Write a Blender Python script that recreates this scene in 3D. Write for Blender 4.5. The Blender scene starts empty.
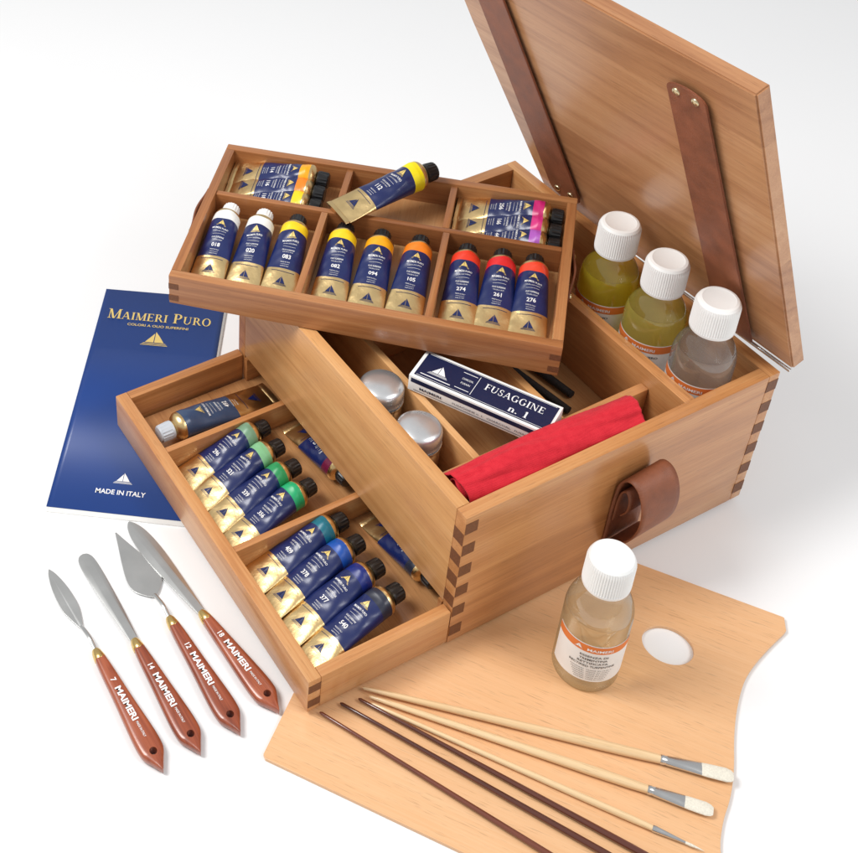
import bpy, bmesh, math, random
from mathutils import Vector, Matrix, Euler, noise
random.seed(4)
scene=bpy.context.scene; COL=scene.collection
TAU=math.tau
# ------------------------------------------------------------ materials
def newmat(name):
    m=bpy.data.materials.new(name); m.use_nodes=True
    nt=m.node_tree; return m,nt,nt.nodes["Principled BSDF"]
def N(nt,t,**kw):
    n=nt.nodes.new(t)
    for k,v in kw.items(): setattr(n,k,v)
    return n
def srgb(r,g,b):
    f=lambda c:(c/255/12.92) if c/255<=.04045 else ((c/255+.055)/1.055)**2.4
    return (f(r),f(g),f(b),1)
def mathn(nt,op,a,b=None,clamp=False):
    n=N(nt,"ShaderNodeMath",operation=op); n.use_clamp=clamp
    for i,v in enumerate((a,b)):
        if v is None: continue
        if isinstance(v,(int,float)): n.inputs[i].default_value=v
        else: nt.links.new(v,n.inputs[i])
    return n.outputs[0]
def pmat(name,col,rough=.5,metal=0,var=.06,scale=60,bump=0,coat=0,spec=None,bscale=None):
    m,nt,b=newmat(name)
    tc=N(nt,"ShaderNodeTexCoord"); no=N(nt,"ShaderNodeTexNoise"); no.inputs["Scale"].default_value=scale; no.inputs["Detail"].default_value=4
    nt.links.new(tc.outputs["Object"],no.inputs["Vector"])
    r=N(nt,"ShaderNodeValToRGB"); r.color_ramp.elements[0].position=.3; r.color_ramp.elements[1].position=.7
    r.color_ramp.elements[0].color=tuple(c*(1-var) for c in col[:3])+(1,)
    r.color_ramp.elements[1].color=tuple(min(1,c*(1+var)) for c in col[:3])+(1,)
    nt.links.new(no.outputs[0],r.inputs[0]); nt.links.new(r.outputs[0],b.inputs["Base Color"])
    rr=mathn(nt,'ADD',mathn(nt,'MULTIPLY',no.outputs[0],.12),rough-.06); nt.links.new(rr,b.inputs["Roughness"])
    b.inputs["Metallic"].default_value=metal
    if coat: b.inputs["Coat Weight"].default_value=coat; b.inputs["Coat Roughness"].default_value=.15
    if spec is not None: b.inputs["Specular IOR Level"].default_value=spec
    if bump:
        n2=N(nt,"ShaderNodeTexNoise"); n2.inputs["Scale"].default_value=bscale or scale*4; n2.inputs["Detail"].default_value=3
        nt.links.new(tc.outputs["Object"],n2.inputs["Vector"])
        bu=N(nt,"ShaderNodeBump"); bu.inputs["Strength"].default_value=bump; bu.inputs["Distance"].default_value=.001
        nt.links.new(n2.outputs[0],bu.inputs["Height"]); nt.links.new(bu.outputs[0],b.inputs["Normal"])
    return m
def wood(name,dark,mid,light,axis,rough=.34,ringamt=.30,coat=.3,along=1.2,across=17,strips=0,freq=48,var=.20,sh=.19):
    m,nt,b=newmat(name)
    tc=N(nt,"ShaderNodeTexCoord"); oi=N(nt,"ShaderNodeObjectInfo")
    add=N(nt,"ShaderNodeVectorMath",operation='ADD'); nt.links.new(tc.outputs["Object"],add.inputs[0])
    sc=N(nt,"ShaderNodeVectorMath",operation='SCALE'); sc.inputs[0].default_value=(3.1,5.3,4.1); nt.links.new(oi.outputs["Random"],sc.inputs["Scale"])
    nt.links.new(sc.outputs[0],add.inputs[1])
    base=add.outputs[0]; wnv=None
    if strips:
        sp=N(nt,"ShaderNodeSeparateXYZ"); nt.links.new(tc.outputs["Object"],sp.inputs[0])
        o=sp.outputs[{'x':1,'y':2,'z':0}[axis]]
        fl=mathn(nt,'FLOOR',mathn(nt,'MULTIPLY',o,1/strips))
        wn=N(nt,"ShaderNodeTexWhiteNoise",noise_dimensions='1D'); nt.links.new(fl,wn.inputs["W"]); wnv=wn.outputs["Value"]
        a2=N(nt,"ShaderNodeVectorMath",operation='ADD'); nt.links.new(base,a2.inputs[0])
        s2=N(nt,"ShaderNodeVectorMath",operation='SCALE'); s2.inputs[0].default_value=(7,3,5); nt.links.new(wnv,s2.inputs["Scale"])
        nt.links.new(s2.outputs[0],a2.inputs[1]); base=a2.outputs[0]
    def mp(al,ac):
        n=N(nt,"ShaderNodeMapping"); s=[ac,ac,ac]; s["xyz".index(axis)]=al; n.inputs["Scale"].default_value=s
        nt.links.new(base,n.inputs["Vector"]); return n.outputs[0]
    def nz(v,d=2,dist=0):
        n=N(nt,"ShaderNodeTexNoise"); n.inputs["Scale"].default_value=1; n.inputs["Detail"].default_value=d; n.inputs["Distortion"].default_value=dist
        nt.links.new(v,n.inputs["Vector"]); return n.outputs[0]
    A=nz(mp(along,across),1.5,.3); B=nz(mp(9,620),3); C=nz(mp(4,12),2); D=nz(mp(60,1300),1); E2=nz(mp(4,200),2)
    ring=mathn(nt,'SINE',mathn(nt,'MULTIPLY',A,freq)); ring=mathn(nt,'MULTIPLY_ADD',ring,.5)
    ring.node.inputs[2].default_value=.5
    ring=mathn(nt,'POWER',ring,2.0)
    f=mathn(nt,'MULTIPLY',ring,-ringamt*.5)
    f=mathn(nt,'ADD',f,mathn(nt,'MULTIPLY',B,.40))
    f=mathn(nt,'ADD',f,mathn(nt,'MULTIPLY',E2,.22))
    f=mathn(nt,'ADD',f,mathn(nt,'MULTIPLY',C,.40))
    f=mathn(nt,'ADD',f,mathn(nt,'MULTIPLY',mathn(nt,'SUBTRACT',oi.outputs["Random"],.5),var))
    f=mathn(nt,'SUBTRACT',f,sh-.22-ringamt*.19)
    if strips: f=mathn(nt,'ADD',f,mathn(nt,'MULTIPLY',mathn(nt,'SUBTRACT',wnv,.5),.26))
    r=N(nt,"ShaderNodeValToRGB"); e=r.color_ramp.elements
    e[0].position=.12; e[0].color=dark; e[1].position=.90; e[1].color=light
    x=e.new(.54); x.color=mid
    nt.links.new(f,r.inputs[0])
    pore=N(nt,"ShaderNodeMapRange"); pore.inputs["From Min"].default_value=.62; pore.inputs["From Max"].default_value=.75
    pore.inputs["To Min"].default_value=1; pore.inputs["To Max"].default_value=.74; nt.links.new(D,pore.inputs[0])
    mix=N(nt,"ShaderNodeMix",data_type='RGBA',blend_type='MULTIPLY'); mix.inputs["Factor"].default_value=1
    nt.links.new(r.outputs[0],mix.inputs["A"]); nt.links.new(pore.outputs[0],mix.inputs["B"])
    nt.links.new(mix.outputs["Result"],b.inputs["Base Color"])
    b.inputs["Roughness"].default_value=rough; b.inputs["Coat Weight"].default_value=coat; b.inputs["Coat Roughness"].default_value=.2
    bu=N(nt,"ShaderNodeBump"); bu.inputs["Strength"].default_value=.12; bu.inputs["Distance"].default_value=.0006
    nt.links.new(B,bu.inputs["Height"]); nt.links.new(bu.outputs[0],b.inputs["Normal"])
    return m
WD,WM,WL=srgb(146,90,48),srgb(192,132,80),srgb(218,168,114)
WB={a:wood("box_wood_"+a,WD,WM,WL,a) for a in "xyz"}
WP=wood("panel_wood",srgb(180,122,70),srgb(212,158,102),srgb(230,186,134),'y')
WLID=wood("lid_wood",srgb(154,102,66),srgb(190,138,96),srgb(212,166,124),'y',strips=.075)
WT={a:wood("tray_wood_"+a,srgb(122,72,40),srgb(166,108,64),srgb(198,144,94),a) for a in "xy"}
WEND=pmat("end_grain_wood",srgb(112,68,40),.55,0,.22,500)
WFL=wood("thin_floor_wood",srgb(150,98,58),srgb(188,136,88),srgb(208,164,114),'y')
WPAL=wood("palette_wood",srgb(206,154,106),srgb(224,174,126),srgb(232,188,144),'x',rough=.42,ringamt=.10,along=1.2,across=9,freq=40)
KW=wood("handle_wood",srgb(100,42,24),srgb(148,72,44),srgb(178,98,64),'x',rough=.3,coat=.5,across=60,along=8)
BRL=wood("brush_wood",srgb(206,168,118),srgb(230,198,154),srgb(238,212,172),'x',rough=.3,coat=.4,across=80)
BRD=wood("dark_brush_wood",srgb(60,26,16),srgb(96,46,30),srgb(124,64,42),'x',rough=.2,coat=.8,across=80)
LEA=pmat("leather",srgb(134,78,52),.5,0,.2,60,.5,bscale=900)
BRASS=pmat("brass",srgb(224,192,124),.28,1)
STEEL=pmat("steel",srgb(214,214,212),.3,1,.05,30)
CHROME=pmat("chrome",srgb(240,240,240),.17,1,.02)
LIDM=pmat("brushed_lid_metal",srgb(226,228,230),.28,.82,.04,50)
FERR=pmat("ferrule_metal",srgb(215,215,215),.22,1,.04)
GOLD=pmat("gold_foil",srgb(232,202,146),.32,1,.06,80,.45,bscale=130)
NAVY=pmat("navy_print",srgb(20,34,88),.32,0,.05,40,.15,coat=.25,bscale=130)
SLATE=pmat("slate_print",srgb(52,72,104),.32,0,.05,40,coat=.2)
NAVYD=pmat("navy_card",srgb(20,30,66),.4,0,.05,40)
BLUEC=pmat("blue_cover",srgb(10,56,128),.4,0,.1,5,coat=.15)
WHITEP=pmat("white_print",srgb(240,240,240),.5,0,.01)
PAPER=pmat("white_paper",srgb(240,239,236),.6,0,.02)
GOLDP=pmat("gold_print",srgb(228,200,120),.4,.1,.03)
BLACKP=pmat("black_print",srgb(48,48,50),.5)
ORANGEP=pmat("orange_print",srgb(226,124,58),.45,0,.03)
PLAST=pmat("white_plastic",srgb(240,240,238),.35,0,.01)
BLKPL=pmat("black_plastic",srgb(26,26,28),.3,0,.1)
GREYPL=pmat("grey_plastic",srgb(190,196,204),.35,0,.03)
BRIS=pmat("bristle",srgb(236,230,214),.7,0,.08,700,.8,bscale=1500)
DARKST=pmat("charcoal",srgb(34,32,32),.7,0,.2,200,.5)
SCREW=pmat("screw_metal",srgb(214,198,160),.3,1)
FLOOR=pmat("studio_floor",(.86,.86,.865,1),.5,0,.004,2,spec=.25)
def clothmat():
    m,nt,b=newmat("red_cloth")
    tc=N(nt,"ShaderNodeTexCoord"); no=N(nt,"ShaderNodeTexNoise"); no.inputs["Scale"].default_value=120; no.inputs["Detail"].default_value=3
    nt.links.new(tc.outputs["Object"],no.inputs["Vector"])
    vo=N(nt,"ShaderNodeTexVoronoi"); vo.inputs["Scale"].default_value=900; vo.inputs["Randomness"].default_value=.35
    nt.links.new(tc.outputs["Object"],vo.inputs["Vector"])
    f=mathn(nt,'ADD',mathn(nt,'MULTIPLY',no.outputs[0],.5),mathn(nt,'MULTIPLY',vo.outputs["Distance"],.5))
    r=N(nt,"ShaderNodeValToRGB"); r.color_ramp.elements[0].color=srgb(216,48,60); r.color_ramp.elements[1].color=srgb(186,28,44)
    r.color_ramp.elements[0].position=.30; r.color_ramp.elements[1].position=.80
    nt.links.new(f,r.inputs[0]); nt.links.new(r.outputs[0],b.inputs["Base Color"])
    b.inputs["Roughness"].default_value=.9; b.inputs["Specular IOR Level"].default_value=.15; b.inputs["Sheen Weight"].default_value=.08
    bu=N(nt,"ShaderNodeBump"); bu.inputs["Strength"].default_value=.6; bu.inputs["Distance"].default_value=.0006; bu.invert=True
    nt.links.new(vo.outputs["Distance"],bu.inputs["Height"]); nt.links.new(bu.outputs[0],b.inputs["Normal"])
    return m
CLOTH=clothmat()
def glassy(name,face,edge,dif=None,dw=0.0):
    """thin clear vessel wall: tinted see-through shader with a grazing-angle reflection"""
    m,nt,b=newmat(name); nt.nodes.remove(b); out=nt.nodes["Material Output"]
    lw=N(nt,"ShaderNodeLayerWeight"); lw.inputs["Blend"].default_value=.5
    fp=mathn(nt,'POWER',lw.outputs["Facing"],2.6)
    mc=N(nt,"ShaderNodeMix",data_type='RGBA'); mc.inputs["A"].default_value=face; mc.inputs["B"].default_value=edge
    nt.links.new(fp,mc.inputs["Factor"])
    t=N(nt,"ShaderNodeBsdfTransparent"); nt.links.new(mc.outputs["Result"],t.inputs[0])
    cur=t.outputs[0]
    if dif:
        no=N(nt,"ShaderNodeTexNoise"); no.inputs["Scale"].default_value=9
        tl=N(nt,"ShaderNodeBsdfTranslucent"); tl.inputs[0].default_value=dif
        df=N(nt,"ShaderNodeBsdfDiffuse"); df.inputs[0].default_value=dif
        m3=N(nt,"ShaderNodeMixShader"); m3.inputs[0].default_value=.45; nt.links.new(tl.outputs[0],m3.inputs[1]); nt.links.new(df.outputs[0],m3.inputs[2])
        m2=N(nt,"ShaderNodeMixShader"); nt.links.new(mathn(nt,'ADD',mathn(nt,'MULTIPLY',no.outputs[0],.04),dw-.02),m2.inputs[0])
        nt.links.new(cur,m2.inputs[1]); nt.links.new(m3.outputs[0],m2.inputs[2]); cur=m2.outputs[0]
    g=N(nt,"ShaderNodeBsdfGlossy"); g.inputs["Roughness"].default_value=.015
    gw=mathn(nt,'ADD',mathn(nt,'MULTIPLY',mathn(nt,'POWER',lw.outputs["Facing"],3.2),.60),.09)
    mx=N(nt,"ShaderNodeMixShader"); nt.links.new(gw,mx.inputs[0]); nt.links.new(cur,mx.inputs[1]); nt.links.new(g.outputs[0],mx.inputs[2])
    nt.links.new(mx.outputs[0],out.inputs[0]); return m
GLASS=glassy("clear_glass",(.98,.985,.985,1),(.55,.60,.60,1))
LQ={"pale":glassy("pale_yellow_liquid",(.98,.97,.88,1),(.50,.45,.26,1),(.97,.94,.72,1),.15),
    "olive":glassy("olive_oil_liquid",(.96,.92,.34,1),(.36,.30,.02,1),(.98,.87,.08,1),.38),
    "yellow":glassy("yellow_green_liquid",(.97,.95,.48,1),(.46,.42,.06,1),(.99,.93,.26,1),.36),
    "clear":glassy("clear_liquid",(.98,.985,.985,1),(.38,.42,.44,1),(.94,.97,.98,1),.16)}
COLM={}
def colm(name,rgb):
    if name not in COLM: COLM[name]=pmat("paint_"+name,srgb(*rgb),.35,0,.03)
    return COLM[name]
# ------------------------------------------------------------ mesh helpers
def addobj(name,me,parent=None,loc=(0,0,0),rot=(0,0,0)):
    o=bpy.data.objects.new(name,me); COL.objects.link(o)
    if parent: o.parent=parent
    o.location=loc; o.rotation_euler=rot; return o
def empty(name,loc,rot,label,cat,group=None):
    o=addobj(name,None,None,loc,rot); o.empty_display_size=.02
    o["label"]=label; o["category"]=cat
    if group: o["group"]=group
    return o
def finish(me,mats,smooth=True,ang=35):
    for m in (mats if isinstance(mats,(list,tuple)) else [mats]): me.materials.append(m)
    if smooth:
        for p in me.polygons: p.use_smooth=True
        me.set_sharp_from_angle(angle=math.radians(ang))
    return me
def box(name,b,mat,parent=None,bev=.0010,rot=(0,0,0)):
    x0,x1,y0,y1,z0,z1=b
    bm=bmesh.new(); bmesh.ops.create_cube(bm,size=1)
    bmesh.ops.scale(bm,vec=(x1-x0,y1-y0,z1-z0),verts=bm.verts)
    if bev: bmesh.ops.bevel(bm,geom=bm.edges[:],offset=bev,segments=2,affect='EDGES',profile=.6)
    me=bpy.data.meshes.new(name); bm.to_mesh(me); bm.free(); finish(me,mat,True,50)
    return addobj(name,me,parent,((x0+x1)/2,(y0+y1)/2,(z0+z1)/2),rot)
def multibox(name,bs,mat,parent,bev=0,loc=(0,0,0)):
    bm=bmesh.new()
    for x0,x1,y0,y1,z0,z1 in bs:
        g=bmesh.ops.create_cube(bm,size=1)["verts"]
        bmesh.ops.scale(bm,vec=(x1-x0,y1-y0,z1-z0),verts=g); bmesh.ops.translate(bm,vec=((x0+x1)/2,(y0+y1)/2,(z0+z1)/2),verts=g)
    if bev: bmesh.ops.bevel(bm,geom=bm.edges[:],offset=bev,segments=1,affect='EDGES')
    me=bpy.data.meshes.new(name); bm.to_mesh(me); bm.free(); finish(me,mat,False)
    return addobj(name,me,parent,loc)
def plate(name,loops,th,mat,parent=None,bev=0,loc=(0,0,0),rot=(0,0,0),smooth=True):
    cu=bpy.data.curves.new("tmp","CURVE"); cu.dimensions='2D'; cu.fill_mode='BOTH'
    cu.extrude=max(th/2-bev,1e-5); cu.bevel_depth=bev; cu.bevel_resolution=3; cu.offset=-bev
    for lp in loops:
        s=cu.splines.new('POLY'); s.points.add(len(lp)-1); s.use_cyclic_u=True
        for i,p in enumerate(lp): s.points[i].co=(p[0],p[1],0,1)
    t=bpy.data.objects.new("tmp",cu); COL.objects.link(t); dg=bpy.context.evaluated_depsgraph_get()
    me=bpy.data.meshes.new_from_object(t.evaluated_get(dg)); bpy.data.objects.remove(t); bpy.data.curves.remove(cu)
    me.materials.clear(); me.name=name; finish(me,mat,smooth,40)
    return addobj(name,me,parent,loc,rot)
def lathe(name,prof,mat,parent=None,seg=48,loc=(0,0,0),rot=(0,0,0),rib=None,ang=40,axis='z',caps=(1,1)):
    vs=[];fs=[]
    for j,(r,z) in enumerate(prof):
        for i in range(seg):
            a=TAU*i/seg; rr=r
            if rib and rib[0]<=j<=rib[1]: rr=r+(rib[2] if i%2 else 0)
            c,s=rr*math.cos(a),rr*math.sin(a)
            vs.append((c,s,z) if axis=='z' else (z,c,s))
    for j in range(len(prof)-1):
        for i in range(seg):
            k=(i+1)%seg; fs.append((j*seg+i,j*seg+k,(j+1)*seg+k,(j+1)*seg+i))
    if caps[0]: fs.append(tuple(range(seg))[::-1])
    if caps[1]: fs.append(tuple((len(prof)-1)*seg+i for i in range(seg)))
    me=bpy.data.meshes.new(name); me.from_pydata(vs,[],fs)
    bm=bmesh.new(); bm.from_mesh(me); bmesh.ops.recalc_face_normals(bm,faces=bm.faces); bm.to_mesh(me); bm.free()
    finish(me,mat,True,ang)
    return addobj(name,me,parent,loc,rot)
TXT={}
def textmesh(s,bold=0):
    k=(s,bold)
    if k in TXT: return TXT[k]
    cu=bpy.data.curves.new("tmp","FONT"); cu.body=s; cu.size=1; cu.offset=bold; cu.resolution_u=3
    t=bpy.data.objects.new("tmp",cu); COL.objects.link(t); dg=bpy.context.evaluated_depsgraph_get()
    me=bpy.data.meshes.new_from_object(t.evaluated_get(dg))
    v=[(p.co.x,p.co.y) for p in me.vertices]; f=[tuple(p.vertices) for p in me.polygons]
    x0=min(p[0] for p in v);x1=max(p[0] for p in v)
    v=[(p[0]-(x0+x1)/2,p[1]-.35) for p in v]
    bpy.data.objects.remove(t); bpy.data.curves.remove(cu); bpy.data.meshes.remove(me)
    TXT[k]=(v,f,x1-x0); return TXT[k]
# roman capitals with serifs, built from thick and thin strokes (cap height 1)
K,TN,SH=.17,.065,.05
def q_(x0,y0,x1,y1,w): return [(x0-w/2,y0),(x0+w/2,y0),(x1+w/2,y1),(x1-w/2,y1)]
def hb(x0,x1,y,h=TN): return [(x0,y-h/2),(x1,y-h/2),(x1,y+h/2),(x0,y+h/2)]
def sf(x,y,w=.34): return [(x-w/2,y),(x+w/2,y),(x+w/2,y+SH),(x-w/2,y+SH)]
def arc(cx,cy,a,b,t0,t1,wa,wb,n=16):
    r=[]
    for i in range(n):
        p=[]
        for t in (t0+(t1-t0)*i/n,t0+(t1-t0)*(i+1)/n):
            t=math.radians(t); c,s=math.cos(t),math.sin(t); p.append(((cx+a*c,cy+b*s),(cx+(a-wa)*c,cy+(b-wb)*s)))
        r.append([p[0][0],p[1][0],p[1][1],p[0][1]])
    return r
GL={'M':(1.12,[q_(.16,0,.16,1,TN),q_(.52,.0,.20,1,K),q_(.56,.0,.92,1,TN),q_(.94,0,.94,1,K),sf(.16,0,.26),sf(.94,0),sf(.14,.95,.24),sf(.98,.95,.26)]),
 'A':(.98,[q_(.14,0,.46,1,TN),q_(.80,0,.50,1,K),hb(.24,.70,.33),sf(.14,0,.26),sf(.80,0,.34)]),
 'I':(.46,[q_(.22,0,.22,1,K),sf(.22,0),sf(.22,.95)]),
 'E':(.80,[q_(.22,0,.22,1,K),sf(.20,0,.30),sf(.20,.95,.30),hb(.22,.68,.97),hb(.22,.58,.52),hb(.22,.70,.03),q_(.68,.80,.68,1,.045),q_(.70,0,.70,.22,.045),q_(.58,.42,.58,.62,.045)]),
 'F':(.76,[q_(.22,0,.22,1,K),sf(.22,0),sf(.20,.95,.30),hb(.22,.68,.97),hb(.22,.56,.50),q_(.68,.78,.68,1,.045),q_(.56,.40,.56,.60,.045)]),
 'R':(.92,[q_(.22,0,.22,1,K),sf(.22,0),sf(.18,.95,.28),hb(.22,.44,.97),hb(.22,.44,.50),q_(.80,0,.46,.52,K),sf(.82,0,.22)]+arc(.42,.735,.28,.265,-90,90,K,TN)),
 'P':(.80,[q_(.22,0,.22,1,K),sf(.22,0),sf(.18,.95,.28),hb(.22,.44,.97),hb(.22,.44,.47),]+arc(.42,.72,.30,.28,-90,90,K,TN)),
 'U':(.98,[q_(.22,.34,.22,1,K),q_(.78,.34,.78,1,TN),sf(.22,.95),sf(.78,.95,.26)]+arc(.475,.34,.34,.36,180,360,.13,TN)),
 'O':(1.02,arc(.50,.50,.44,.53,0,360,K,TN,28)),
 'S':(.72,arc(.36,.745,.25,.275,35,250,.13,TN)+arc(.36,.265,.27,.285,-145,75,.13,TN)+[q_(.56,.72,.56,.98,.045),q_(.11,.02,.11,.30,.045),[(.20,.56),(.30,.48),(.50,.44),(.42,.54)]]),
 'G':(1.0,arc(.50,.50,.44,.53,50,318,K,TN,24)+[q_(.78,.05,.78,.44,K),sf(.78,.40,.32),q_(.76,.70,.76,.98,.045)]),
 'N':(1.04,[q_(.18,0,.18,1,TN),q_(.82,.0,.22,1,K),q_(.84,0,.84,1,TN),sf(.18,0,.26),sf(.14,.95,.26),sf(.84,.95,.26)]),
 ' ':(.45,[]),'n':(.66,[q_(.16,0,.16,.62,K*.9),q_(.50,0,.50,.44,K*.9),sf(.16,0,.26),sf(.50,0,.26)]+arc(.33,.40,.245,.24,0,140,.13,TN)),
 '.':(.30,[q_(.14,0,.14,.14,.15)]),'1':(.46,[q_(.24,0,.24,1,K),sf(.24,0),[(.05,.84),(.20,.88),(.20,.98)]])}
def serif(s,cx,cy,h,big=None,width=None):
    W_=0; lay=[]
    for i,ch in enumerate(s):
        k=1.28 if (big and i in big) else 1.0
        w,pl=GL[ch]; lay.append((W_,k,pl)); W_+=w*k+.02
    sx=(width/W_) if width else h; r=[]
    for x,k,pl in lay:
        for p in pl: r.append([(cx+(x-W_/2+q[0]*k)*sx,cy+(q[1]*k-.5)*h) for q in p])
    return r
SHIP=[[(-.80,.0),(-.07,.0),(-.07,1.10),(-.38,.62)],[(.0,.0),(.0,1.30),(.40,.72),(.82,.0)],[(-.94,-.08),(.96,-.08),(1.0,-.13),(-.98,-.13)],[(-1.04,-.20),(1.06,-.20),(1.10,-.25),(-1.08,-.25)],[(-1.14,-.32),(1.16,-.32),(1.20,-.37),(-1.18,-.37)]]
def decal(name,items,mapf,mat,parent,me_only=False):
    vs=[];fs=[]
    def add(v,f):
        n=len(vs); vs.extend(v); fs.extend(tuple(i+n for i in q) for q in f)
    for it in items:
        if it[0]=='t':
            _,s,cx,cy,size,width,bold=it; v,f,w=textmesh(s,bold)
            sx=size if width is None else width/w
            sy=size if size else sx
            add([(cx+p[0]*sx,cy+p[1]*sy) for p in v],f)
        elif it[0]=='ship':
            _,cx,cy,sz=it
            for pl in SHIP: add([(cx+p[0]*sz,cy+p[1]*sz) for p in pl],[tuple(range(len(pl)))])
        elif it[0]=='serif':
            for n,pl in enumerate(serif(*it[1:])): add([(p[0],p[1],(n%7)*1.2e-5) for p in pl],[tuple(range(len(pl)))])
        elif it[0]=='r':
            _,x0,x1,y0,y1=it; n=max(1,int(abs(x1-x0)/.002)); n=min(n,30)
            v=[(x0+(x1-x0)*i/n,y) for i in range(n+1) for y in (y0,y1)]
            add(v,[(2*i,2*i+2,2*i+3,2*i+1) for i in range(n)])
    co=[]
    for p in vs:
        q=Vector(mapf(p[0],p[1]))
        if len(p)>2: q.z+=p[2]
        co.append(q)
    me=bpy.data.meshes.new(name); me.from_pydata(co,[],fs); me.materials.append(mat)
    if me_only: return me
    return addobj(name,me,parent)
def rivet(parent,loc,rot=(0,0,0),r=.0035,name="rivet"):
    return lathe(name,[(r*1.0,0),(r,.0006),(r*.8,.0016),(r*.4,.0022),(.0001,.0024)],SCREW,parent,20,loc,rot)
# ------------------------------------------------------------ paint tube
BL=.084; TR=.0134; CW=.0172
def TH(t): return .0007+(TR-.0007)*min(1,max(t-.03,0)/.90)**.98
def HW(t): return CW+(TR-CW)*min(1,t/.94)**1.6
def dent(t,a,s): return .0009*math.sin(7*t+s*2.1)*math.sin(2*a+s)+.0005*math.sin(19*t+a*3+s)+.0003*math.sin(41*t-a*5+s)
def surf(x,y,s=0):
    t=x/BL; hw=HW(t); q=max(-.98,min(.98,y/hw)); a=math.acos(q)
    return TH(t)+(TH(t)+min(1,t*1.6)*dent(t,a,s))*math.sin(a)
MESH={}
def tube_body(band,s,label=(.37,.86),lab=None):
    lab=lab or NAVY
    k=(band.name,s,label)
    if k in MESH: return MESH[k]
    seg=44; ts=[0,.012,.03,.045,.055]+[.06+.02*i for i in range(48)]
    for q in (label[0],label[1],.93): ts.append(q)
    ts=sorted(set(round(t,4) for t in ts if t<1.0))+[1.0]
    vs=[];fs=[];mi=[]
    for t in ts:
        for i in range(seg):
            a=TAU*i/seg; th=TH(t); hw=HW(t)
            if t<.05: th=.0014
            d=min(1,t*1.6)*dent(t,a if a<math.pi else -a,s)
            vs.append((t*BL,hw*math.cos(a),th+(th+(d if math.sin(a)>0 else 0))*math.sin(a)))
    n=len(ts)
    for rr,xx in ((TR*.97,.0012),(TR*.8,.0035),(.0065,.0055),(.006,.0075)):
        for i in range(seg):
            a=TAU*i/seg; vs.append((BL+xx,rr*math.cos(a),TR+rr*math.sin(a)))
    for j in range(n+3):
        for i in range(seg):
            k2=(i+1)%seg; fs.append((j*seg+i,(j+1)*seg+i,(j+1)*seg+k2,j*seg+k2))
            t=(ts[j]+ts[j+1])/2 if j<n-1 else 1.1
            mi.append(0 if t<label[0] else (1 if t<label[1] else (2 if t<.985 else 0)))
    fs.append(tuple(range(seg)));mi.append(0)
    me=bpy.data.meshes.new("body"); me.from_pydata(vs,[],fs)
    for m in (GOLD,lab,band): me.materials.append(m)
    for p,q in zip(me.polygons,mi): p.material_index=q; p.use_smooth=True
    bm=bmesh.new(); bm.from_mesh(me); bmesh.ops.recalc_face_normals(bm,faces=bm.faces); bm.to_mesh(me); bm.free()
    me.set_sharp_from_angle(angle=math.radians(50))
    MESH[k]=me; return me
def capmesh(mat):
    k=("cap",mat.name)
    if k in MESH: return MESH[k]
    o=lathe("cap",[(.0080,0),(.0087,.0006),(.0087,.0022),(.0083,.0027),(.0078,.0105),(.0071,.0116),(.004,.0119)],mat,None,36,rib=(3,4,.0006),axis='x',ang=30)
    MESH[k]=o.data; bpy.data.objects.remove(o); return MESH[k]
def paint_tube(p0,p1,z0,z1,num,cname,rgb,desc,group,cap=BLKPL,sc=1.0,roll=0,label=(.37,.86),lab=None):
    d=Vector((p1[0]-p0[0],p1[1]-p0[1],z1-z0)); yaw=math.atan2(d.y,d.x); pitch=-math.atan2(d.z,math.hypot(d.x,d.y))
    s=random.randint(0,4)
    e=empty("paint_tube",(p0[0],p0[1],z0),(roll,pitch,yaw),desc,"paint tube",group); e.scale=sc if isinstance(sc,tuple) else (sc,)*3
    addobj("body",tube_body(colm(cname,rgb),s,label,lab),e)
    addobj("cap",capmesh(cap),e,(BL+.0058,0,TR))
    mf=lambda u,v:(v,-u,surf(v,-u,s)+.00035)
    k=("let",num,s)
    if k not in MESH:
        its=[('t',"MAIMERI PURO",0,.0604,.0026,.0155,.01),('t',"COLORI A OLIO SUPERFINI",0,.0572,.0014,.013,0),('t',num,0,.0430,.0056,None,.02),
             ('t',"OLIO SUPERFINE",0,.0505,.0020,.012,.01),('t',"MADE IN ITALY",0,.0375,.0015,.009,0),('r',-.006,.006,.0540,.0542),('r',-.004,.004,.0352,.0354),('t',"COLORI A OLIO",0,.0480,.0015,.010,0),('t',"MADE IN ITALY",0,.0333,.0013,.008,0)]
        MESH[k]=decal("lettering",its,mf,WHITEP,None,True)
    addobj("lettering",MESH[k],e)
    k=("em",s)
    if k not in MESH: MESH[k]=decal("emblem",[('ship',0,.0650,.0040)],mf,GOLDP,None,True)
    addobj("emblem",MESH[k],e)
    k=("em2",s)
    if k not in MESH: MESH[k]=decal("emblem",[('ship',0,.0155,.0056),('r',-.011,.011,.0278,.0282)],mf,NAVY,None,True)
    addobj("emblem",MESH[k],e)
    return e
# ------------------------------------------------------------ dimensions
W,LL,H=.360,.381,.173; T=.013; FL=-.006
bm=bmesh.new(); bmesh.ops.create_grid(bm,x_segments=2,y_segments=2,size=6)
me=bpy.data.meshes.new("floor"); bm.to_mesh(me); bm.free(); me.materials.append(FLOOR)
fo=addobj("floor",me,None,(0,0,FL)); fo["kind"]="structure"
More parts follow.
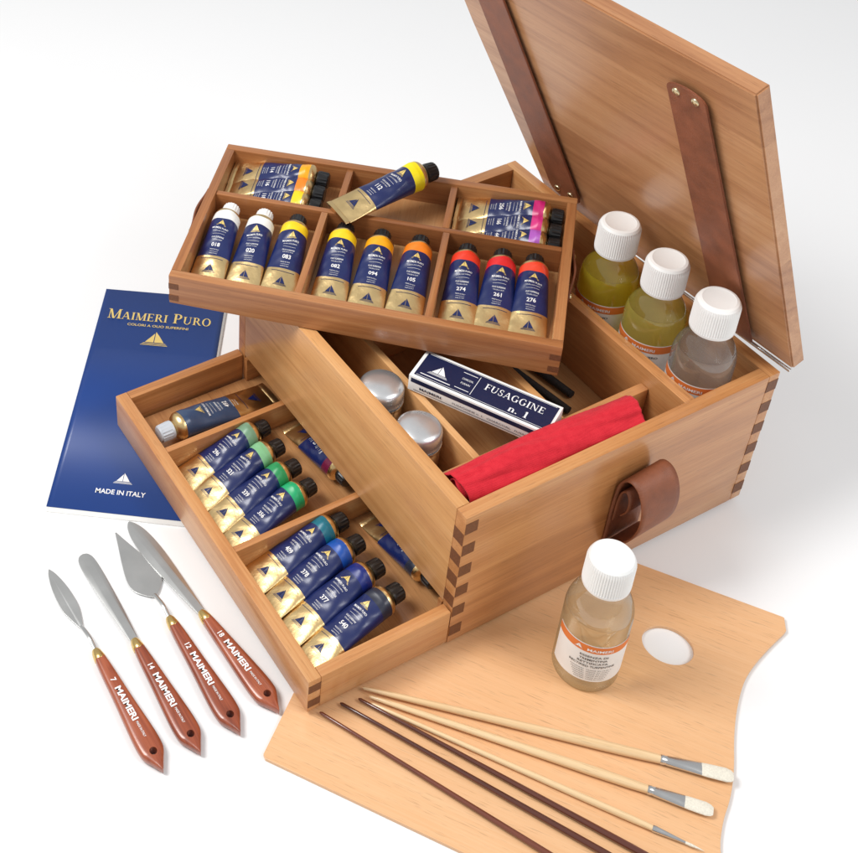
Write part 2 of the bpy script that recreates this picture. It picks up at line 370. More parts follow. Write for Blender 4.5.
# ------------------------------------------------------------ wooden box
bx=empty("wooden_box",(0,0,0),(0,0,0),"open wooden artist's box with dovetailed corners and pulled-out drawer","wooden box")
box("front_panel",(0,T,T+.0002,LL-T-.0002,.047,H),WP,bx,.0007)
box("side_wall",(0,W-T-.0002,0,T,0,H),WB['x'],bx,.0009)
box("side_wall",(0,W-T-.0002,LL-T,LL,0,H),WB['x'],bx,.0009)
box("back_wall",(W-T,W,0,LL,0,H),WB['y'],bx,.0009)
box("bottom_panel",(T,W-T,T,LL-T,.0005,.004),WFL,bx,0)
box("inner_floor",(T+.0005,W-T-.0005,T+.0005,LL-T-.0005,.084,.09),WFL,bx,0)
def fingers(x_plane,side,n=6,z0=.002,z1=H-.001,w=T):
    bs=[]; h=(z1-z0)/n
    for i in range(n):
        a=z0+i*h
        if side=='y': bs.append((x_plane,x_plane+w,-.0003,.004,a+h*.28,a+h*.76))
        else:
            lo,hi=a-h*.24,a+h*.28
            if hi<.030: continue
            bs.append((-.0003,.004,.0004,w,max(lo,.002),hi))
    return bs
multibox("finger_joint",fingers(.0005,'y'),WEND,bx)
multibox("finger_joint",fingers(W-T-.0004,'y'),WEND,bx)
multibox("finger_joint",fingers(0,'x'),WEND,bx)
box("divider",(.258,.270,T+.0005,LL-T-.0005,.0905,H-.004),WB['y'],bx)
box("divider",(T+.0005,.2575,.056,.066,.0905,.150),WB['x'],bx)
box("divider",(.0615,.069,.0665,LL-T-.0005,.0905,.148),WP,bx)
box("divider",(.158,.166,.0665,LL-T-.0005,.0905,.148),WP,bx)
box("divider",(.0695,.1575,.255,.263,.0905,.146),WB['x'],bx)
# drawer
dz0,dz1=.002,.046; E=.150
dr=box("drawer",(-E+T,.20,T+.001,LL-T-.001,.008,.0125),WFL,bx,0)
def dbox(name,b,mat,bev=.001):
    o=box(name,b,mat,bx,bev); l=o.location.copy(); o.parent=dr; o.location=l-dr.location; return o
dbox("drawer_front",(-E,-E+T,0,LL,dz0,dz1),WB['y'],.0012)
dbox("drawer_side",(-E+T,-.0008,0,.011,dz0,dz1),WB['x'])
dbox("drawer_side",(-E+T,-.0008,LL-.011,LL,dz0,dz1),WB['x'])
dbox("drawer_side",(-.0004,.20,T+.001,T+.006,dz0,.044),WB['x'],0)
dbox("drawer_side",(-.0004,.20,LL-T-.006,LL-T-.001,dz0,.044),WB['x'],0)
dbox("divider",(-E+T,.19,.149,.156,.0128,.043),WB['x'])
dbox("divider",(-E+T,.19,.288,.295,.0128,.043),WB['x'])
o=multibox("finger_joint",[(-E+.0006,-E+T,-.0003,.003,dz0+.006+i*.021,dz0+.016+i*.021) for i in range(2)],WEND,bx); o.parent=dr; o.location=-dr.location
# lid
lid_e=Euler((-.0627,-.3685,.0204),'XYZ')
def prism(name,pts,x0,x1,mat,parent,bev=.001,loc=(0,0,0),rot=(0,0,0)):
    bm=bmesh.new(); vs=[bm.verts.new((x0,p[0],p[1])) for p in pts]; f=bm.faces.new(vs)
    r=bmesh.ops.extrude_face_region(bm,geom=[f]); bmesh.ops.translate(bm,vec=(x1-x0,0,0),verts=[v for v in r["geom"] if isinstance(v,bmesh.types.BMVert)])
    bmesh.ops.recalc_face_normals(bm,faces=bm.faces)
    if bev: bmesh.ops.bevel(bm,geom=bm.edges[:],offset=bev,segments=2,affect='EDGES')
    me=bpy.data.meshes.new(name); bm.to_mesh(me); bm.free(); finish(me,mat,True,50)
    return addobj(name,me,parent,loc,rot)
lid=prism("lid",[(.004,0),(.345,0),(.394,.23),(.414,.3600),(.004,.3600)],0,.015,WLID,bx,.0015,(.3673,-.0099,.1782),lid_e)
def strap(a0,b0,a1,b1,w,x=-.0032,th=.0022,both=False):
    d=Vector((a1-a0,b1-b0)).normalized(); n=Vector((-d.y,d.x)); pts=[]
    P=Vector((a0,b0)); Q=Vector((a1,b1))
    if both:
        for i in range(9):
            an=math.pi*i/8; pts.append(Q-n*w/2*math.cos(an)+d*w*.28*math.sin(an))
    else: pts+= [Q-n*w/2,Q+n*w/2]
    for i in range(13):
        an=math.pi*i/12; pts.append(P+n*w/2*math.cos(an)-d*w*.22*math.sin(an))
    prism("strap",[tuple(p) for p in pts],x-th,x,LEA,lid,.0005)
    for s in (-1,1):
        p=P+n*s*w*.24; rivet(lid,(x-th,p.x,p.y),(0,-math.pi/2,0),.004)
        if both:
            p=Q+n*s*w*.22; rivet(lid,(x-th,p.x,p.y),(0,-math.pi/2,0),.004)
strap(.077,.318,.069,.004,.044)
strap(.343,.335,.300,.036,.048,both=True)
lathe("hinge",[(.0020,0),(.0020,.335)],FERR,lid,16,(-.001,.006,-.0035),(-math.pi/2,0,0))
def ribbon(name,path,x0,x1,th,mat,parent,nx=8,skew=0):
    pts=[Vector((0,)+p) for p in path]
    for _ in range(3):
        q=[pts[0]]
        for a,b2 in zip(pts,pts[1:]): q+=[a*.75+b2*.25,a*.25+b2*.75]
        pts=q+[pts[-1]]
    vs=[];fs=[]
    for i in range(nx+1):
        x=x0+(x1-x0)*i/nx
        for p in pts: vs.append((x,p.y,p.z+skew*i/nx))
    m=len(pts)
    for i in range(nx):
        for j in range(m-1): fs.append((i*m+j,(i+1)*m+j,(i+1)*m+j+1,i*m+j+1))
    me=bpy.data.meshes.new(name); me.from_pydata(vs,[],fs); finish(me,mat,True,60)
    o=addobj(name,me,parent); md=o.modifiers.new("s","SOLIDIFY"); md.thickness=th; md.offset=0
    return o
ribbon("handle",[(-.0013,.022),(-.0013,.060),(-.0016,.100),(-.004,.128),(-.014,.140),(-.027,.137),(-.036,.118),(-.036,.092),(-.026,.066),(-.012,.052),(-.0034,.042)],.172,.214,.0016,LEA,bx,skew=.006)
ribbon("handle",[(-.0036,.074),(-.0038,.100),(-.0065,.116),(-.0125,.121),(-.0175,.112),(-.0170,.098),(-.011,.088)],.175,.211,.0015,LEA,bx,skew=.006)
for x in (.179,.193,.207): rivet(bx,(x,-.0024,.032),(math.radians(90),0,0),.0034)
# ------------------------------------------------------------ raised tray
tyaw=math.radians(-44.3)
tr=empty("wooden_tray",(.1209,.308,.1742),(0,0,tyaw),"divided wooden tray full of paint tubes laid across the open box","tray")
TLx,TWy,TH0=.189,.116,.036; tt=.010
box("long_wall",(-TLx,TLx,-TWy,-TWy+tt,0,TH0),WT['x'],tr,.0012)
box("long_wall",(-TLx,TLx,TWy-tt,TWy,0,TH0),WT['x'],tr,.0012)
box("short_wall",(-TLx,-TLx+tt,-TWy+tt,TWy-tt,0,TH0),WT['y'],tr,.0012)
box("short_wall",(TLx-tt,TLx,-TWy+tt,TWy-tt,0,TH0),WT['y'],tr,.0012)
box("bottom_panel",(-TLx+tt,TLx-tt,-TWy+tt,TWy-tt,.002,.006),WFL,tr,0)
box("divider",(-TLx+tt,TLx-tt,.026,.033,.0062,.034),WT['x'],tr)
for x in (-.061,.065): box("divider",(x-.0035,x+.0035,-TWy+tt,.0258,.0062,.034),WT['y'],tr)
for x in (-.049,.063): box("divider",(x-.0035,x+.0035,.0332,TWy-tt,.0062,.034),WT['y'],tr)
for sx in (-1,1):
    multibox("finger_joint",[(sx*TLx-(tt if sx>0 else 0),sx*TLx+(0 if sx>0 else tt),-TWy-.0003,-TWy+.003,.004+i*.015,.011+i*.015) for i in range(2)],WEND,tr)
    vs=[];fs=[]
    n=24
    for i in range(n+1):
        f=i/n; y=-.032+.07*f; bow=.0012+.0035*math.sin(math.pi*f)**2
        for z in (.016,.030): vs.append((sx*(TLx+bow),y,z))
    for i in range(n): fs.append((2*i,2*i+2,2*i+3,2*i+1))
    me=bpy.data.meshes.new("grip"); me.from_pydata(vs,[],fs); finish(me,LEA)
    g=addobj("grip",me,tr); md=g.modifiers.new("s","SOLIDIFY"); md.thickness=.0020; md.offset=0
    for y in (-.028,.034): rivet(tr,(sx*(TLx+.0024),y,.023),(0,sx*math.pi/2,0),.003)
c45,s45=math.cos(tyaw),math.sin(tyaw)
def TW(x,y): return (.1209+x*c45-y*s45,.308+x*s45+y*c45)
G1="paint tubes in the wooden tray"
zf=.1742+.0065
lows=[(-.158,-.160,"018","white",(236,236,232),"white",PLAST),(-.1215,-.123,"020","white",(236,236,232),"white",PLAST),(-.088,-.086,"083","yellow",(246,208,30),"yellow",BLKPL),
 (-.0365,-.035,"082","yellow",(246,208,30),"yellow",BLKPL),(.001,.002,"094","amber",(246,170,20),"amber",BLKPL),(.040,.039,"105","orange",(240,130,30),"orange",BLKPL),
 (.0895,.0905,"274","vermilion",(232,60,36),"vermilion",BLKPL),(.1225,.124,"261","red",(222,40,44),"red",BLKPL),(.1545,.157,"276","orange_red",(236,72,44),"orange-red",BLKPL)]
for cxp,crx,num,cn,rgb,de,cap in lows:
    paint_tube(TW(crx,-.0885-.002*random.random()),TW(cxp,.019),zf,zf+.003,num,cn,rgb,"navy paint tube with %s band in tray front row"%de,G1,cap,1.07,math.radians(random.uniform(-5,5)))
for y,num,cn,rgb,de,dz in ((.0895,"114","amber",(246,170,20),"amber",.008),(.069,"116","orange",(240,130,30),"orange",.004),(.0505,"118","yellow",(246,208,30),"yellow",0)):
    paint_tube(TW(-.178,y+.003),TW(-.074,y-.001),zf+dz,zf+dz,num,cn,rgb,"navy paint tube with %s band lying sideways in tray"%de,G1,sc=1.08,roll=.16)
for y,num,cn,rgb,de,dz in ((.0895,"256","magenta",(196,30,110),"magenta",.008),(.069,"166","rose",(214,50,130),"rose",.004),(.0505,"440","violet",(176,90,190),"violet",0)):
    paint_tube(TW(.068,y+.002),TW(.170,y-.001),zf+dz,zf+dz,num,cn,rgb,"navy paint tube with %s band lying sideways in tray"%de,G1,sc=1.08,roll=.16)
paint_tube(TW(-.049,.024),TW(.045,.106),.2094,.2112,"112","lemon",(246,226,20),"paint tube with bright yellow band propped over the tray rim",G1,sc=1.18)
G2="paint tubes in the drawer"; zd=.0130
gr=[((-.134,.268),(-.028,.277),"296","sage",(120,160,130)),((-.1345,.2385),(-.028,.2475),"321","pale_green",(130,190,140)),((-.134,.208),(-.028,.217),"339","green",(40,150,90)),((-.1335,.1775),(-.028,.1885),"356","emerald",(30,170,110))]
blu=[((-.134,.130),(-.022,.138),"409","turquoise",(20,110,130)),((-.1345,.099),(-.022,.108),"378","cobalt",(24,80,170)),((-.134,.067),(-.022,.077),"377","ultramarine",(24,40,120)),((-.1335,.035),(-.022,.046),"540","dark_grey",(40,44,60))]
for i,(a,b2,num,cn,rgb) in enumerate(gr+blu):
    paint_tube(a,b2,zd+.002,zd+.006,num,cn,rgb,"navy paint tube with %s band lying in drawer"%cn.replace("_"," "),G2,sc=(1.13,1.06,1.06) if i>3 else (1.09,1.04,1.04),roll=math.radians(-7+random.uniform(-3,3)))
for y0,y1,x,num,cn,rgb in ((.281,.172,.013,"493","wine",(110,24,60)),(.281,.176,.043,"484","dark_green",(30,80,56)),(.142,.036,.016,"535","dark_grey",(40,44,60)),(.142,.038,.046,"493","brown",(96,54,34))):
    paint_tube((x,y0),(x,y1),zd+.001,zd+.003,num,cn,rgb,"dark-banded paint tube tucked under the box front",G2,sc=1.0,roll=.15)
paint_tube((.012,.329),(-.13,.3215),zd+.002,zd+.005,"492","slate",(52,72,104),"long slate blue and gold paint tube with pale grey cap",G2,GREYPL,(1.40,1.12,1.12),label=(.44,.97),lab=SLATE)
# ------------------------------------------------------------ bottles
def bottle(loc,liq,level,yaw,label,group,lines):
    e=empty("bottle",loc,(0,0,yaw),label,"bottle",group)
    R=.0288
    prof=[(.001,.0012),(R-.006,.0008),(R-.003,.0),(R-.001,.0012),(R,.004),(R,.030),(R,.060),(R,.084),(R-.0006,.089),(R-.0016,.0935),(R-.0036,.099),(R-.0065,.1045),(R-.0095,.109),(.0170,.1125),(.0155,.117),(.0150,.120),(.0150,.128)]
    lo=[p for p in prof if p[1]<level]; hi=[p for p in prof if p[1]>=level]
    j=prof.index(hi[0]); a,b2=prof[j-1],prof[j]; f=(level-a[1])/(b2[1]-a[1]); rl0=a[0]+(b2[0]-a[0])*f
    lathe("liquid",lo+[(rl0,level-.0002),(rl0-.002,level-.0010),(.001,level-.0012)],LQ[liq],e,64,ang=50)
    lathe("glass",[(rl0,level)]+hi,GLASS,e,64,ang=60,caps=(0,0))
    lathe("cap",[(.0188,.119),(.0202,.1197),(.0204,.1222),(.0196,.1232),(.0194,.1478),(.0190,.1512),(.0174,.1533),(.0150,.1540),(.0140,.1535),(.0001,.1535)],PLAST,e,120,rib=(3,4,.0009),ang=28)
    rl=R+.0003
    def patch(name,a0,a1,z0,z1,mat,off):
        n=40; vs=[];fs=[]
        for i in range(n+1):
            a=a0+(a1-a0)*i/n
            for z in (z0,z1): vs.append(((rl+off)*math.cos(a),(rl+off)*math.sin(a),z))
        for i in range(n): fs.append((2*i,2*i+2,2*i+3,2*i+1))
        me=bpy.data.meshes.new(name); me.from_pydata(vs,[],fs); finish(me,mat); return addobj(name,me,e)
    zl0,zl1=.018,.068
    patch("label",-1.35,1.35,zl0,zl1,PAPER,0)
    patch("label_band",-1.35,1.35,zl1-.0100,zl1-.001,ORANGEP,.0002)
    mf=lambda u,v:((rl+.0004)*math.cos(u/rl),(rl+.0004)*math.sin(u/rl),v)
    its=[('t',lines[i],0,zl1-.0152-i*.0045,.0036,min(.040,.0024*len(lines[i])),.01) for i in range(len(lines))]
    for i in range(6): its.append(('t',"MAIMERI  MADE IN ITALY",0,zl0+.0165-i*.0026,.0016,.036-.002*i,0))
    decal("lettering",its,mf,BLACKP,e)
    decal("lettering",[('t',"MAIMERI",.004,zl1-.0062,.0046,.022,.02),('ship',-.0145,zl1-.0070,.0034)],mf,WHITEP,e)
    return e
camang=math.atan2(-.557+.074,-.548-.0957)
bottle((.0957,-.0743,-.0018),"pale",.088,camang+.22,"white-capped glass bottle of pale yellow liquid standing on the palette","glass bottles with white caps",["ESSENZA DI","TREMENTINA","RETTIFICATA","RECTIFIED TURPENTINE"])
for x,y,l,lab,ln in ((.3085,.173,"olive","white-capped glass bottle of olive oil medium in box slot",["OLIO DI LINO","LINSEED OIL"]),(.3085,.109,"yellow","white-capped glass bottle of yellow-green oil in box slot",["OLIO DI PAPAVERO","POPPY OIL"]),(.3085,.046,"clear","white-capped glass bottle of clear liquid in box slot",["ESSENZA DI PETROLIO","WHITE SPIRIT"])):
    bottle((x,y,.0905+.006),l,.096,math.atan2(-.557-y,-.548-x)-.25,lab,"glass bottles with white caps",ln)
# ------------------------------------------------------------ jars with metal lids
for x,y in ((.0382,.177),(.0378,.1165)):
    e=empty("jar",(x,y,.0905),(0,0,random.random()),"small silver metal jar with screw lid in box compartment","jar","small silver jars with screw lids")
    lathe("body",[(.001,0),(.019,0),(.0212,.002),(.0214,.036),(.0200,.0425),(.018,.045)],CHROME,e,48)
    lathe("rim",[(.0190,.044),(.0222,.0446),(.0226,.0462),(.0222,.0478),(.018,.048)],CHROME,e,48)
    lathe("lid",[(.0202,.0490),(.0216,.0492),(.0220,.0505),(.0212,.052),(.0215,.0530),(.0215,.0600),(.0212,.0622),(.0204,.0640),(.0190,.0655),(.0165,.0668),(.0130,.0679),(.0090,.0687),(.005,.0691),(.0001,.0692)],LIDM,e,96,rib=(4,5,.0005),ang=60)
# ------------------------------------------------------------ charcoal carton
cyaw=math.atan2(.05-.166,.123-.061)
ce=empty("charcoal_carton",(.1085,.1135,.1502),(0,0,cyaw),"navy and white charcoal carton resting on the box dividers","carton")
box("carton",(-.068,.068,-.0195,.0195,0,.019),PAPER,ce,.0006)
box("top_panel",(-.0645,.0655,-.0165,.0165,.019,.0193),NAVYD,ce,0)
box("side_panel",(-.0655,.0655,-.0198,-.0195,.0115,.0165),NAVYD,ce,0)
mf=lambda u,v:(u,v,.01955)
decal("lettering",[('serif',"FUSAGGINE",.027,.0048,.0082,None,.058),('serif',"n. 1",.036,-.0085,.0080,None,.019),('r',-.010,-.0095,-.013,.013),('r',-.060,-.030,-.0125,-.0115),('ship',-.045,-.005,.0085),
  ('r',-.026,-.012,.0105,.0112),('r',-.026,-.012,-.0112,-.0105),('t',"CHARCOAL",-.0185,.003,.0035,.011,0),('t',"FUSAIN",-.0185,-.003,.0035,.009,0),('r',-.0625,.0635,.0152,.0156),('r',-.0625,.0635,-.0156,-.0152)],mf,WHITEP,ce)
mf=lambda u,v:(u,-.0201,v)
decal("lettering",[('t',"MAIMERI",-.045,.0070,.0042,.022,.02),('t',"FUSAGGINE n. 1   CHARCOAL   FUSAIN",.015,.0068,.003,.075,0),('r',-.062,.062,.0028,.0034)],mf,NAVYD,ce)
for i,(a,b2) in enumerate((((.19,.25),(.215,.105)),((.21,.26),(.232,.12)),((.185,.23),(.20,.10)))):
    d=Vector((b2[0]-a[0],b2[1]-a[1],0)); e=lathe("charcoal_stick",[(.001,0),(.0042,.001),(.0046,d.length*.5),(.004,d.length-.001),(.001,d.length)],DARKST,None,14,(a[0],a[1],.096),(0,0,math.atan2(d.y,d.x)),axis='x')
    e["label"]="dark charcoal stick lying in a box compartment"; e["category"]="charcoal stick"; e["group"]="charcoal sticks in the box"
# ------------------------------------------------------------ red cloth roll
vs=[];fs=[]; nx=130; ns=260; turns=2.3
for i in range(nx+1):
    f=i/nx; x=.014+.196*f
    for j in range(ns+1):
        g=j/ns; th=g*turns*TAU+2.9; r=.0035+.0172*g
        taper=1-.06*abs(2*f-1)**3-.12*max(0,1-f*2.2)**2
        big=.0036*noise.noise(Vector((x*18+th*.3,math.cos(th)*1.1,math.sin(th)*1.1)))
        fold=.0046*abs(noise.noise(Vector((x*18+math.sin(th)*1.6,math.cos(th)*2.0+4,math.sin(th)*2.0))))
        tw=.0008*math.sin(x*50+th*2.0+2*noise.noise(Vector((x*14,th,0))))
        r=r*taper+g**2*(big-fold+tw)
        xe=x+(.0060*noise.noise(Vector((g*9,3.3,f)))+.005*g*math.sin(th*.7))*(abs(2*f-1)**4)*(1 if f>.5 else -1)
        vs.append((xe-.11,1.12*r*math.cos(th),.94*r*math.sin(th)))
for i in range(nx):
    for j in range(ns): 
        k=i*(ns+1)+j; fs.append((k,k+ns+1,k+ns+2,k+1))
me=bpy.data.meshes.new("cloth_roll"); me.from_pydata(vs,[],fs); finish(me,CLOTH,True,80)
cl=addobj("cloth_roll",me,None,(.112,.0345,.1640),(0,0,math.radians(-1.5)))
md=cl.modifiers.new("s","SOLIDIFY"); md.thickness=.0016
cl["label"]="rolled bright red cloth lying in the box's end compartment"; cl["category"]="cloth"
# ------------------------------------------------------------ palette
ux=Vector((.572,-.820)); ang=math.atan2(ux.y,ux.x)
def chaikin_open(p,it=2):
    for _ in range(it):
        q=[p[0]]
        for a,b in zip(p,p[1:]): q+=[(a[0]*.75+b[0]*.25,a[1]*.75+b[1]*.25),(a[0]*.25+b[0]*.75,a[1]*.25+b[1]*.75)]
        p=q+[p[-1]]
    return p
out=[(.40,0),(.405,.004),(.400,.03),(.385,.05),(.3655,.075),(.356,.093),(.354,.12),(.3565,.143),(.355,.17),(.350,.1985),(.3475,.225),(.3480,.255),(.352,.275),(.361,.300),(.373,.327)]
loop=[(0.003,0)]+chaikin_open(out,2)+[(.3740,.330),(.3705,.3435),(.3690,.344),(0.003,.344),(0,.341),(0,.003)]
hole=[(.282+.0225*math.cos(TAU*i/48),.266+.0195*math.sin(TAU*i/48)) for i in range(48)]
pal=plate("palette",[loop,hole],.0038,WPAL,None,.0003,(-.204,-.015,-.0039),(0,0,ang))
pal["label"]="flat light-brown wooden painter's palette with thumb hole, under the box"; pal["category"]="palette"
# ------------------------------------------------------------ booklet
bv=Vector((.587,.81)); byaw=math.atan2(bv.y,bv.x)-math.pi/2
bk=empty("booklet",(-.26,.32,FL),(0,0,byaw),"navy booklet with gold title lying partly under the drawer","booklet")
BWd,BH=.146,.334
def sheet(name,x0,x1,y0,y1,z,mat,th):
    vs=[];fs=[]; n=24
    for i in range(n+1):
        x=x0+(x1-x0)*i/n
        for y in (y0,y1): vs.append((x,y,z))
    for i in range(n): fs.append((2*i,2*i+2,2*i+3,2*i+1))
    me=bpy.data.meshes.new(name); me.from_pydata(vs,[],fs); finish(me,mat)
    o=addobj(name,me,bk); md=o.modifiers.new("s","SOLIDIFY"); md.thickness=th; md.offset=-1; return o
sheet("pages",.001,BWd+.003,-.005,BH-.001,.0022,PAPER,.0020)
sheet("cover",0,BWd,0,BH,.0030,BLUEC,.0005)
mf=lambda u,v:(u,v,.0033)
decal("title",[('serif',"MAIMERI PURO",.072,.290,.0125,(0,8),.124),('t',"COLORI A OLIO SUPERFINI",.072,.276,.0055,.072,.012),('ship',.072,.249,.0135)],mf,GOLDP,bk)
decal("lettering",[('t',"MADE IN ITALY",.072,.027,.0085,.052,.015),('ship',.072,.042,.0085)],mf,WHITEP,bk)
# ------------------------------------------------------------ palette knives
def knife(end,tip,hl,blade,num,tang,label,bw):
    d=Vector((tip[0]-end[0],tip[1]-end[1])); ya=math.atan2(d.y,d.x); Lk=d.length
    e=empty("palette_knife",(end[0],end[1],FL),(0,0,ya),label,"palette knife","palette knives on the floor")
    half=[(-.003,.0003),(.006,.0056),(.013,.0098),(.018,.0112),(.030,.0114),(.05,.0100),(.075,.0080),(hl-.012,.0064),(hl-.002,.0054),(hl,.0052)]
    half=[half[0],(.004,.0046)]+chaikin_open(half[1:],3)
    sg=32; vs=[];fs=[]; zc=.0057
    for x,w in half:
        t=x/hl; h=.0036+.0018*min(1,max(t,0)/.12) if t<.12 else .0054
        for i in range(sg):
            a=TAU*i/sg; c,s=math.cos(a),math.sin(a)
            vs.append((x,w*math.copysign(abs(c)**.62,c),zc+h*math.copysign(abs(s)**.62,s)))
    for j in range(len(half)-1):
        for i in range(sg):
            k=(i+1)%sg; fs.append((j*sg+i,(j+1)*sg+i,(j+1)*sg+k,j*sg+k))
    fs.append(tuple(range(sg))); fs.append(tuple((len(half)-1)*sg+i for i in range(sg)))
    me=bpy.data.meshes.new("handle"); me.from_pydata(vs,[],fs)
    bm=bmesh.new(); bm.from_mesh(me); bmesh.ops.remove_doubles(bm,verts=bm.verts,dist=1e-7); bmesh.ops.recalc_face_normals(bm,faces=bm.faces); bm.to_mesh(me); bm.free()
    me.materials.append(KW)
    ho=addobj("handle",me,None)
    cut=lathe("tmpcut",[(.0034,-.01),(.0034,.03)],KW,None,24,(.0145,0,0))
    md=ho.modifiers.new("b","BOOLEAN"); md.object=cut; md.operation='DIFFERENCE'; md.solver='EXACT'
    bpy.context.view_layer.update()
    dg=bpy.context.evaluated_depsgraph_get(); nm=bpy.data.meshes.new_from_object(ho.evaluated_get(dg))
    ho.modifiers.clear(); ho.data=nm; bpy.data.objects.remove(cut)
    for p in nm.polygons: p.use_smooth=True
    nm.set_sharp_from_angle(angle=math.radians(45)); ho.parent=e
    lathe("ferrule",[(.0054,0),(.0058,.0006),(.0056,.004),(.0047,.009),(.0034,.012)],BRASS,e,24,(hl-.001,0,.0057),axis='x')
    if tang:
        pts=[(hl+.008,.0056),(hl+.014,.0075),(hl+.022,.0105),(hl+tang-.004,.006),(hl+tang+.002,.003)]
        pts=chaikin_open(pts,2); vs=[];fs=[];sg=10
        for (x,z) in pts:
            for i in range(sg): vs.append((x,.0021*math.cos(TAU*i/sg),z+.0016*math.sin(TAU*i/sg)))
        for j in range(len(pts)-1):
            for i in range(sg): fs.append((j*sg+i,j*sg+(i+1)%sg,(j+1)*sg+(i+1)%sg,(j+1)*sg+i))
        me=bpy.data.meshes.new("tang"); me.from_pydata(vs,[],fs); finish(me,STEEL); addobj("tang",me,e)
        x0=hl+tang
    else: x0=hl+.009
    Lb=Lk-x0; hp=[(x0+Lb*f,w*bw) for f,w in blade]; hp=chaikin_open(hp,3)
    lp=hp+[(x,-y) for x,y in hp[::-1]][:-1]
    lp=[p for i,p in enumerate(lp) if i==0 or (abs(p[0]-lp[i-1][0])+abs(p[1]-lp[i-1][1]))>1e-6]
    o=plate("blade",[lp],.0009,STEEL,e,.0002,(0,0,0))
    for v in o.data.vertices:
        f=min(1,max(0,(v.co.x-x0)/Lb))
        v.co.z+=(.0056*(1-f)**1.5+.0008) if not tang else (.0025-.0015*f)
    def mf(u,v):
        x=hl*.5-u; return (x,-v,.01135)
    decal("lettering",[('t',num,-.032,0,.0070,None,.02),('t',"MAIMERI",-.006,0,.0080,.036,.03),('t',"MADE IN ITALY",.022,0,.0030,.016,.01)],mf,WHITEP,e)
    return e
knife((-.285,.015),(-.288,.249),.118,[(0,.16),(.12,.5),(.3,.95),(.45,1.0),(.7,.85),(.92,.42),(1,0.05)],"7",.040,"small leaf-bladed palette knife with red-brown wooden handle",.0085)
knife((-.2495,.014),(-.2515,.250),.112,[(0,.42),(.1,.55),(.4,.82),(.75,1.0),(.93,.95),(.99,.55),(1,.05)],"14",0,"long straight palette knife with rounded blade and wooden handle",.0088)
knife((-.2105,.014),(-.2115,.258),.118,[(0,.12),(.05,.45),(.16,.95),(.3,1.02),(.55,.72),(.85,.25),(1,0.04)],"12",.040,"trowel-shaped palette knife with cranked neck and wooden handle",.0165)
knife((-.1705,.016),(-.194,.264),.108,[(0,.35),(.12,.5),(.4,.8),(.65,1.02),(.85,.9),(.96,.5),(1,.08)],"18",0,"broad straight-bladed palette knife with red-brown wooden handle",.0105)
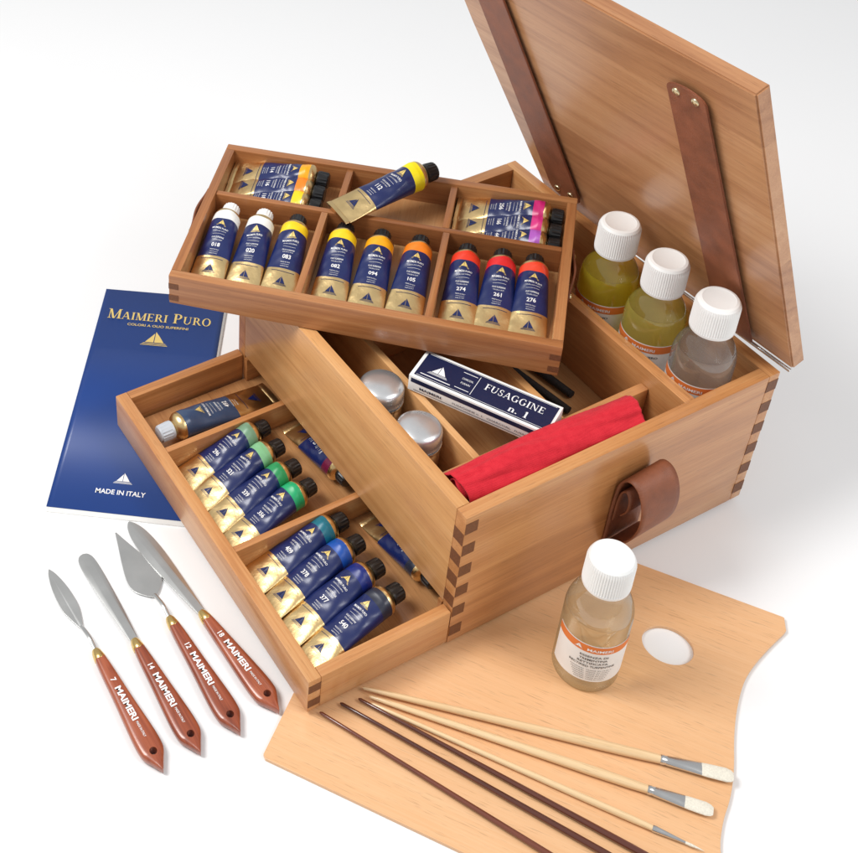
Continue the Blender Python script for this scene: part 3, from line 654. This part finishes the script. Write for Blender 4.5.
# ------------------------------------------------------------ brushes
def brush(p0,p1,total,handmat,kind,label,rmax=.0036,group="paint brushes on the palette"):
    d=Vector((p1[0]-p0[0],p1[1]-p0[1])); ya=math.atan2(d.y,d.x); z=-.0020
    hb_=d.length
    e=empty("paint_brush",(p0[0],p0[1],z),(0,-.0,ya),label,"paint brush",group)
    zc=rmax+.0002
    lathe("handle",[(.0006,0),(.0016,.002),(rmax*.60,hb_*.12),(rmax*.75,hb_*.4),(rmax,hb_*.80),(rmax*.95,hb_*.93),(rmax*.82,hb_)],handmat,e,20,(0,0,zc),axis='x')
    def flatloft(name,sec,mat):
        sg=20; vs=[];fs=[]
        for x,w,h in sec:
            for i in range(sg): vs.append((x,w*math.cos(TAU*i/sg),zc+h*math.sin(TAU*i/sg)))
        for j in range(len(sec)-1):
            for i in range(sg): fs.append((j*sg+i,j*sg+(i+1)%sg,(j+1)*sg+(i+1)%sg,(j+1)*sg+i))
        fs.append(tuple(range(sg))); fs.append(tuple((len(sec)-1)*sg+i for i in range(sg)))
        me=bpy.data.meshes.new(name); me.from_pydata(vs,[],fs)
        bm=bmesh.new(); bm.from_mesh(me); bmesh.ops.recalc_face_normals(bm,faces=bm.faces); bm.to_mesh(me); bm.free()
        finish(me,mat,True,50); addobj(name,me,e)
    r=rmax*.9; rest=total-hb_
    if kind=='flat':
        a=hb_-.002; b=hb_+rest*.55; c=hb_+rest
        flatloft("ferrule",[(a,r,r),(a+.003,r*1.02,r*1.02),(a+.0035,r*.94,r*.94),(a+.006,r*1.05,r*1.0),(b-.004,r*1.45,r*.62),(b,r*1.5,r*.55)],FERR)
        flatloft("bristles",[(b-.002,r*1.42,r*.5),(b+.004,r*1.55,r*.6),(c-.006,r*1.62,r*.55),(c-.002,r*1.35,r*.35),(c,r*.9,r*.12)],BRIS)
    else:
        a=hb_-.002; b=hb_+rest*.62; c=hb_+rest
        flatloft("ferrule",[(a,r,r),(a+.002,r*1.05,r*1.05),(a+.004,r*.98,r*.98),(b,r*.42,r*.42)],FERR)
        flatloft("bristles",[(b-.001,r*.4,r*.4),(b+.004,r*.48,r*.48),(c-.003,r*.2,r*.2),(c,r*.03,r*.03)],DARKST if kind=='dark' else BRIS)
    return e
brush((-.094,-.003),(.090,-.176),.3085,BRL,'flat',"natural wood brush with wide flat white bristles on palette",.0044)
brush((-.0935,-.0125),(.062,-.191),.2860,BRL,'flat',"natural wood brush with small flat white bristles on palette",.0042)
brush((-.0955,-.0185),(.043,-.217),.2800,BRL,'round',"thin natural wood brush with fine pointed tip on palette",.0030)
brush((-.1025,-.0095),(.040,-.262),.33,BRD,'dark',"slim dark brown brush lying across the palette",.0030)
brush((-.119,-.0055),(.021,-.262),.33,BRD,'dark',"slim dark brown brush lying across the palette",.0030)
brush((-.1395,-.0045),(-.016,-.252),.31,BRD,'dark',"slim dark brown brush near the palette edge",.0028)
# ------------------------------------------------------------ camera, light
cd=bpy.data.cameras.new("camera"); cam=bpy.data.objects.new("camera",cd); COL.objects.link(cam)
cam.location=(-.54837,-.55721,1.09926); cam.rotation_euler=(.94627,.03114,-.46702)
cd.sensor_width=36; cd.lens=1362.14/858*36; cd.shift_x=.3281; cd.shift_y=-.3229; cd.clip_start=.01; cd.clip_end=100
scene.camera=cam
w=bpy.data.worlds.new("World"); scene.world=w; w.use_nodes=True
w.node_tree.nodes["Background"].inputs[0].default_value=(.98,.99,1,1); w.node_tree.nodes["Background"].inputs[1].default_value=.54
def area(name,loc,target,size,power,col=(1,1,1)):
    l=bpy.data.lights.new(name,'AREA'); l.shape='RECTANGLE'; l.size=size[0]; l.size_y=size[1]; l.energy=power; l.color=col
    o=bpy.data.objects.new(name,l); COL.objects.link(o); o.location=loc
    o.rotation_euler=(Vector(target)-Vector(loc)).to_track_quat('-Z','Y').to_euler(); return o
area("softbox",(-1.1,.7,1.9),(.1,.15,0),(.8,.8),38,(1,.99,.97))
area("softbox",(.9,-1.3,1.9),(.1,.1,0),(.9,.9),21,(1,1,1))
scene.view_settings.view_transform='Standard'; scene.view_settings.look='None'; scene.view_settings.exposure=0
